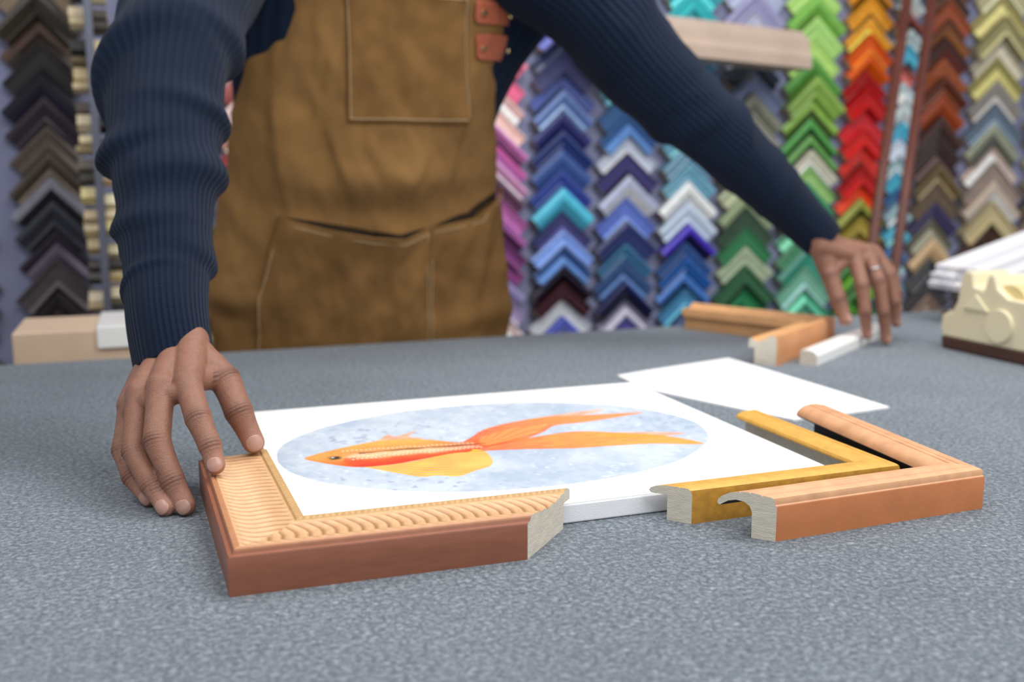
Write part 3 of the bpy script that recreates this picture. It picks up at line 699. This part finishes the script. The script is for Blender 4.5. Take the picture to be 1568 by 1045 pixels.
# leather strap tabs with rivets
m_lea=mat('tan_leather',(178,96,68),.5,noise_scale=60,noise_amt=.08,bump=.2,bump_scale=500)
m_riv=mat('brass_rivet',(220,190,140),.25,metal=.9)
for i,(x0,x1,y0,y1) in enumerate(((697,773,4,39),(698,770,54,92))):
    V=[];n_=24;m_=14
    for r_ in range(m_+1):
        for c_ in range(n_+1):
            x=x0+(x1-x0)*c_/n_;y=y0+(y1-y0)*r_/m_
            ux=min(c_/n_,1-c_/n_)*(x1-x0);uy=min(r_/m_,1-r_/m_)*(y1-y0);rad=8
            if ux<rad and uy<rad:
                dx=rad-ux;dy=rad-uy;mx_=max(dx,dy);ln=math.hypot(dx,dy)
                if ln>0:
                    k_=mx_/ln;dx*=k_;dy*=k_
                x=(x0+rad-dx) if c_<n_/2 else (x1-rad+dx);y=(y0+rad-dy) if r_<m_/2 else (y1-rad+dy)
            y-= (x-735)*.05
            V.append(A(min(.985,qx(x,y)),y,.006))
    o=mesh_obj('leather_tab_%d'%(i+1),V,[(a*(n_+1)+c,(a+1)*(n_+1)+c,(a+1)*(n_+1)+c+1,a*(n_+1)+c+1) for a in range(m_) for c in range(n_)],[m_lea],smooth=True,parent=apr)
    sd=o.modifiers.new('s','SOLIDIFY');sd.thickness=.003
    bevel(o,.0008,2)
    for x in(x0+13,x1-12):
        y=(y0+y1)/2+2-(x-735)*.05
        p=A(min(.97,qx(x,y)),y,.0065);p2=A(min(.97,qx(x,y)),y,.0105)
        v,fc,_=sweep_tube([p,p2],[.0058,.0046],20,capround=False);mesh_obj('rivet',v,fc,[m_riv],smooth=False,parent=apr)
for x in(516,676):
    p=A(qx(x,4),4,.004);p2=A(qx(x,4),4,.008);v,fc,_=sweep_tube([p,p2],[.0058,.0046],20,capround=False);mesh_obj('rivet',v,fc,[m_riv],parent=apr)
for q in(.12,.86):
    p=A(q,-68,.004);P=catmull([p,p+Vector((0,.02,.08)),Vector((.40+(.06 if q>.5 else -.06),1.66,1.60))],8)
    v,fc,_=sweep_tube(P,[.012]*len(P),10,capround=False);mesh_obj('neck_strap',v,fc,[m_lea],parent=apr)

# hands -----------------------------------------------------------------
m_nail=mat('fingernail',(184,142,128),.3,sss=.1)
def hand(name,wrist,fore,fingers,thumb,scale,dorsal,voxel=.0012,fat=1.18):
    H_=empty(name);H_.parent=worker
    chains=[];joints=[]
    mc=[fg[0] for fg in fingers]
    across=(mc[0]-mc[3]).normalized()
    S=scale
    def addf(J,rr):
        P=[];Rr=[]
        for i in range(len(J)-1):
            a,b_=J[i],J[i+1]
            for t in (0,.25,.5,.75):
                P.append(a.lerp(b_,t));r=rr[i]*(1-t)+rr[i+1]*t
                r*=1-.08*math.sin(math.pi*t);Rr.append(r)
        P.append(J[-1]);Rr.append(rr[-1])
        chains.append((P,Rr))
    FR=[[.0112,.0100,.0087,.0072],[.0115,.0103,.0089,.0074],[.0110,.0098,.0085,.0070],[.0098,.0087,.0076,.0063]]
    for fg,rr in zip(fingers,FR):
        rr=[r*S*fat for r in rr]
        tp=fg[3]+(fg[2]-fg[3]).normalized()*rr[3]*.8
        J=[fg[0],fg[1],fg[2],tp];addf(J,rr);joints.append((J,rr))
    tr=[.0165,.0130,.0118,.0090];tr=[r*S*fat*.97 for r in tr]
    tp=thumb[3]+(thumb[2]-thumb[3]).normalized()*.007*S
    JT=[thumb[0],thumb[1],thumb[2],tp];addf(JT,tr);joints.append((JT,tr))
    pn=dorsal
    for i,fg in enumerate(fingers):
        off=across*(.023-.0150*i)*S
        w0=wrist+off-pn*.002*S
        chains.append(([w0,w0.lerp(fg[0],.5)-pn*.001*S,fg[0]],[.0165*S,.0158*S,.0132*S]))
        w1=w0-pn*.008*S;chains.append(([w1,w1.lerp(fg[0],.5)-pn*.009*S,fg[0]-pn*.006*S],[.013*S,.0140*S,.0115*S]))
    for i in range(3):
        a,b_=fingers[i][0],fingers[i+1][0];da=(fingers[i][1]-a)*.20;db=(fingers[i+1][1]-b_)*.20
        chains.append(([a+da,b_+db],[.0102*S,.0102*S]))
    chains.append(([wrist+across*.012*S-pn*.006*S,thumb[0].lerp(thumb[1],.5)],[.018*S,.0175*S]))
    chains.append(([thumb[0].lerp(thumb[1],.80),fingers[0][0].lerp(wrist,.15)-pn*.004*S],[.0120*S,.0120*S]))
    chains.append(([thumb[0].lerp(thumb[1],.45),fingers[0][0].lerp(wrist,.45)-pn*.004*S],[.0145*S,.0145*S]))
    for k_ in(-1,1):
        chains.append(([wrist+across*.014*k_*S,wrist.lerp(fore,.5)+across*.012*k_*S,fore+across*.010*k_*S],[.0205*S,.0215*S,.024*S]))
    V=[];Fc=[]
    for P,Rr in chains:
        v,fc,_=sweep_tube(P,Rr,20);b0=len(V);V+=v;Fc+=[tuple(i+b0 for i in q_) for q_ in fc]
    o=mesh_obj('skin',V,Fc,[m_skin],parent=H_);fix_normals(o)
    r=o.modifiers.new('r','REMESH');r.mode='VOXEL';r.voxel_size=voxel
    s=o.modifiers.new('s','SMOOTH');s.factor=.5;s.iterations=10
    apply_mods(o)
    me=o.data;n=len(me.vertices);co_=np.zeros(n*3,dtype=np.float64);me.vertices.foreach_get('co',co_);co_=co_.reshape(-1,3)
    no=np.zeros(n*3);me.vertices.foreach_get('normal',no);no=no.reshape(-1,3)
    base=np.array(lin((144,102,84))[:3]);dark=np.array(lin((84,54,45))[:3]);light=np.array(lin((198,148,128))[:3])
    col=np.tile(base,(n,1));dp=np.zeros(n)
    for ji,(J,rr) in enumerate(joints):
        for q_ in(1,2):
            c=np.array(J[q_]);ax=np.array((J[q_+1]-J[q_-1]).normalized())
            dvec=J[q_]-(J[q_-1]+J[q_+1])*.5
            d_=np.array((dvec+pn*.004).normalized())
            rel=co_-c;al=rel@ax;dist=np.linalg.norm(rel,axis=1);side=np.clip(no@d_,0,1)
            wgt=np.exp(-(al/(.0058*S))**2)*(dist<.021*S)*side
            line_=.5+.5*np.cos(2*math.pi*al/(.0034*S))
            kk=(wgt*(.40+.3*line_))[:,None]
            col=col*(1-kk)+dark*kk
            dp+= -.0006*S*wgt*np.cos(2*math.pi*al/(.0034*S))
        c=np.array(J[3]);dist=np.linalg.norm(co_-c,axis=1);wg=np.exp(-(dist/(.015*S))**2)
        col=col*(1-.55*wg[:,None])+light*(.55*wg[:,None])
    for fg in fingers:
        c=np.array(fg[0]);dist=np.linalg.norm(co_-c,axis=1);wg=np.exp(-(dist/(.012*S))**2)*np.clip(no@np.array(pn),0,1)
        col=col*(1-.35*wg[:,None])+dark*(.35*wg[:,None])
    pal=np.clip(-(no@np.array(pn))*.8,0,1)*.45
    col=col*(1-pal[:,None])+light*pal[:,None]
    co_+=no*dp[:,None];me.vertices.foreach_set('co',co_.ravel())
    at=me.color_attributes.new('Col','FLOAT_COLOR','POINT');cc=np.ones((n,4),dtype=np.float32);cc[:,:3]=col;at.data.foreach_set('color',cc.ravel())
    me.polygons.foreach_set('use_smooth',[True]*len(me.polygons));me.update()
    for ji,(J,rr) in enumerate(joints):
        ax=(J[3]-J[2]).normalized();dvec=(J[1]-J[0].lerp(J[2],.5)).normalized() if ji<4 else pn
        dvec=(dvec*.4+pn*.8);dvec=(dvec-ax*dvec.dot(ax)).normalized();sd=ax.cross(dvec)
        c=J[3]+ax*rr[3]*.10;Rn=rr[3]*.965;wd=.70;ln=.0064*S*(1.2 if ji==4 else 1)
        V=[];nu,nv=12,12
        for a in range(nu+1):
            for b_ in range(nv+1):
                u=-1+2*a/nu;v=-1+2*b_/nv
                uu=u*math.sqrt(1-v*v/2*.9);vv=v*math.sqrt(1-u*u/2*.9)
                ph=uu*wd*1.25
                V.append(c+ax*vv*ln+(sd*math.sin(ph)+dvec*math.cos(ph))*(Rn+.0002*S-.0022*S*max(0,vv)**2))
        n1=nv+1
        no_=mesh_obj('nail_%d'%ji,V,[(a*n1+c_,(a+1)*n1+c_,(a+1)*n1+c_+1,a*n1+c_+1) for a in range(nu) for c_ in range(nv)],[m_nail],smooth=True,parent=H_)
        sdm=no_.modifiers.new('s','SOLIDIFY');sdm.thickness=.0008;sdm.offset=0
    return H_,joints
fing=[[D(287,588,.905),D(304,642,.872),D(322,684,.858),D(333,724,.850)],
      [D(247,592,.905),D(240,675,.868),D(265,737,.852),D(290,786,.845)],
      [D(214,603,.912),D(206,692,.878),D(232,744,.856),D(260,786,.843)],
      [D(200,622,.925),D(188,690,.900),D(202,732,.882),D(234,771,.868)]]
thumb=[D(303,550,.968),D(346,584,.950),D(366,632,.932),D(393,688,.928)]
dors=(Vector((0,0,1))*.75+Vector((-F[0],-F[1],0))*.65).normalized()
hand('hand_right',D(267,532,.985),D(258,465,1.02),fing,thumb,1.0,dors,.0011,1.23)
fing2=[[D(1308,392,1.735),D(1321,440,1.70),D(1325,480,1.69),D(1328,518,1.70)],
      [D(1326,386,1.755),D(1346,432,1.72),D(1353,480,1.71),D(1357,526,1.715)],
      [D(1338,386,1.780),D(1362,424,1.76),D(1370,465,1.75),D(1372,500,1.755)],
      [D(1342,390,1.80),D(1366,420,1.79),D(1374,450,1.785),D(1374,478,1.785)]]
thumb2=[D(1262,392,1.74),D(1272,425,1.715),D(1284,460,1.70),D(1297,496,1.69)]
dors2=(Vector((0,0,1))*.8+Vector((R[0],R[1],0))*.35+Vector((-F[0],-F[1],0))*.35).normalized()
H2,j2=hand('hand_left',D(1266,374,1.74),D(1228,336,1.735),fing2,thumb2,1.06,dors2,.0016,1.2)
# ring
c=j2[1][0][1].lerp(j2[1][0][0],.35);ax=(j2[1][0][1]-j2[1][0][0]).normalized();sd=ax.orthogonal().normalized();t2=ax.cross(sd)
V=[];n1=32;n2_=8
for a in range(n1):
    d_=sd*math.cos(2*math.pi*a/n1)+t2*math.sin(2*math.pi*a/n1)
    for b_ in range(n2_):
        t=2*math.pi*b_/n2_;V.append(c+d_*(.0134+.0014*math.cos(t))+ax*.002*math.sin(t))
mesh_obj('finger_ring',V,[(a*n2_+b_,((a+1)%n1)*n2_+b_,((a+1)%n1)*n2_+(b_+1)%n2_,a*n2_+(b_+1)%n2_) for a in range(n1) for b_ in range(n2_)],[m_steel],smooth=True,parent=H2)
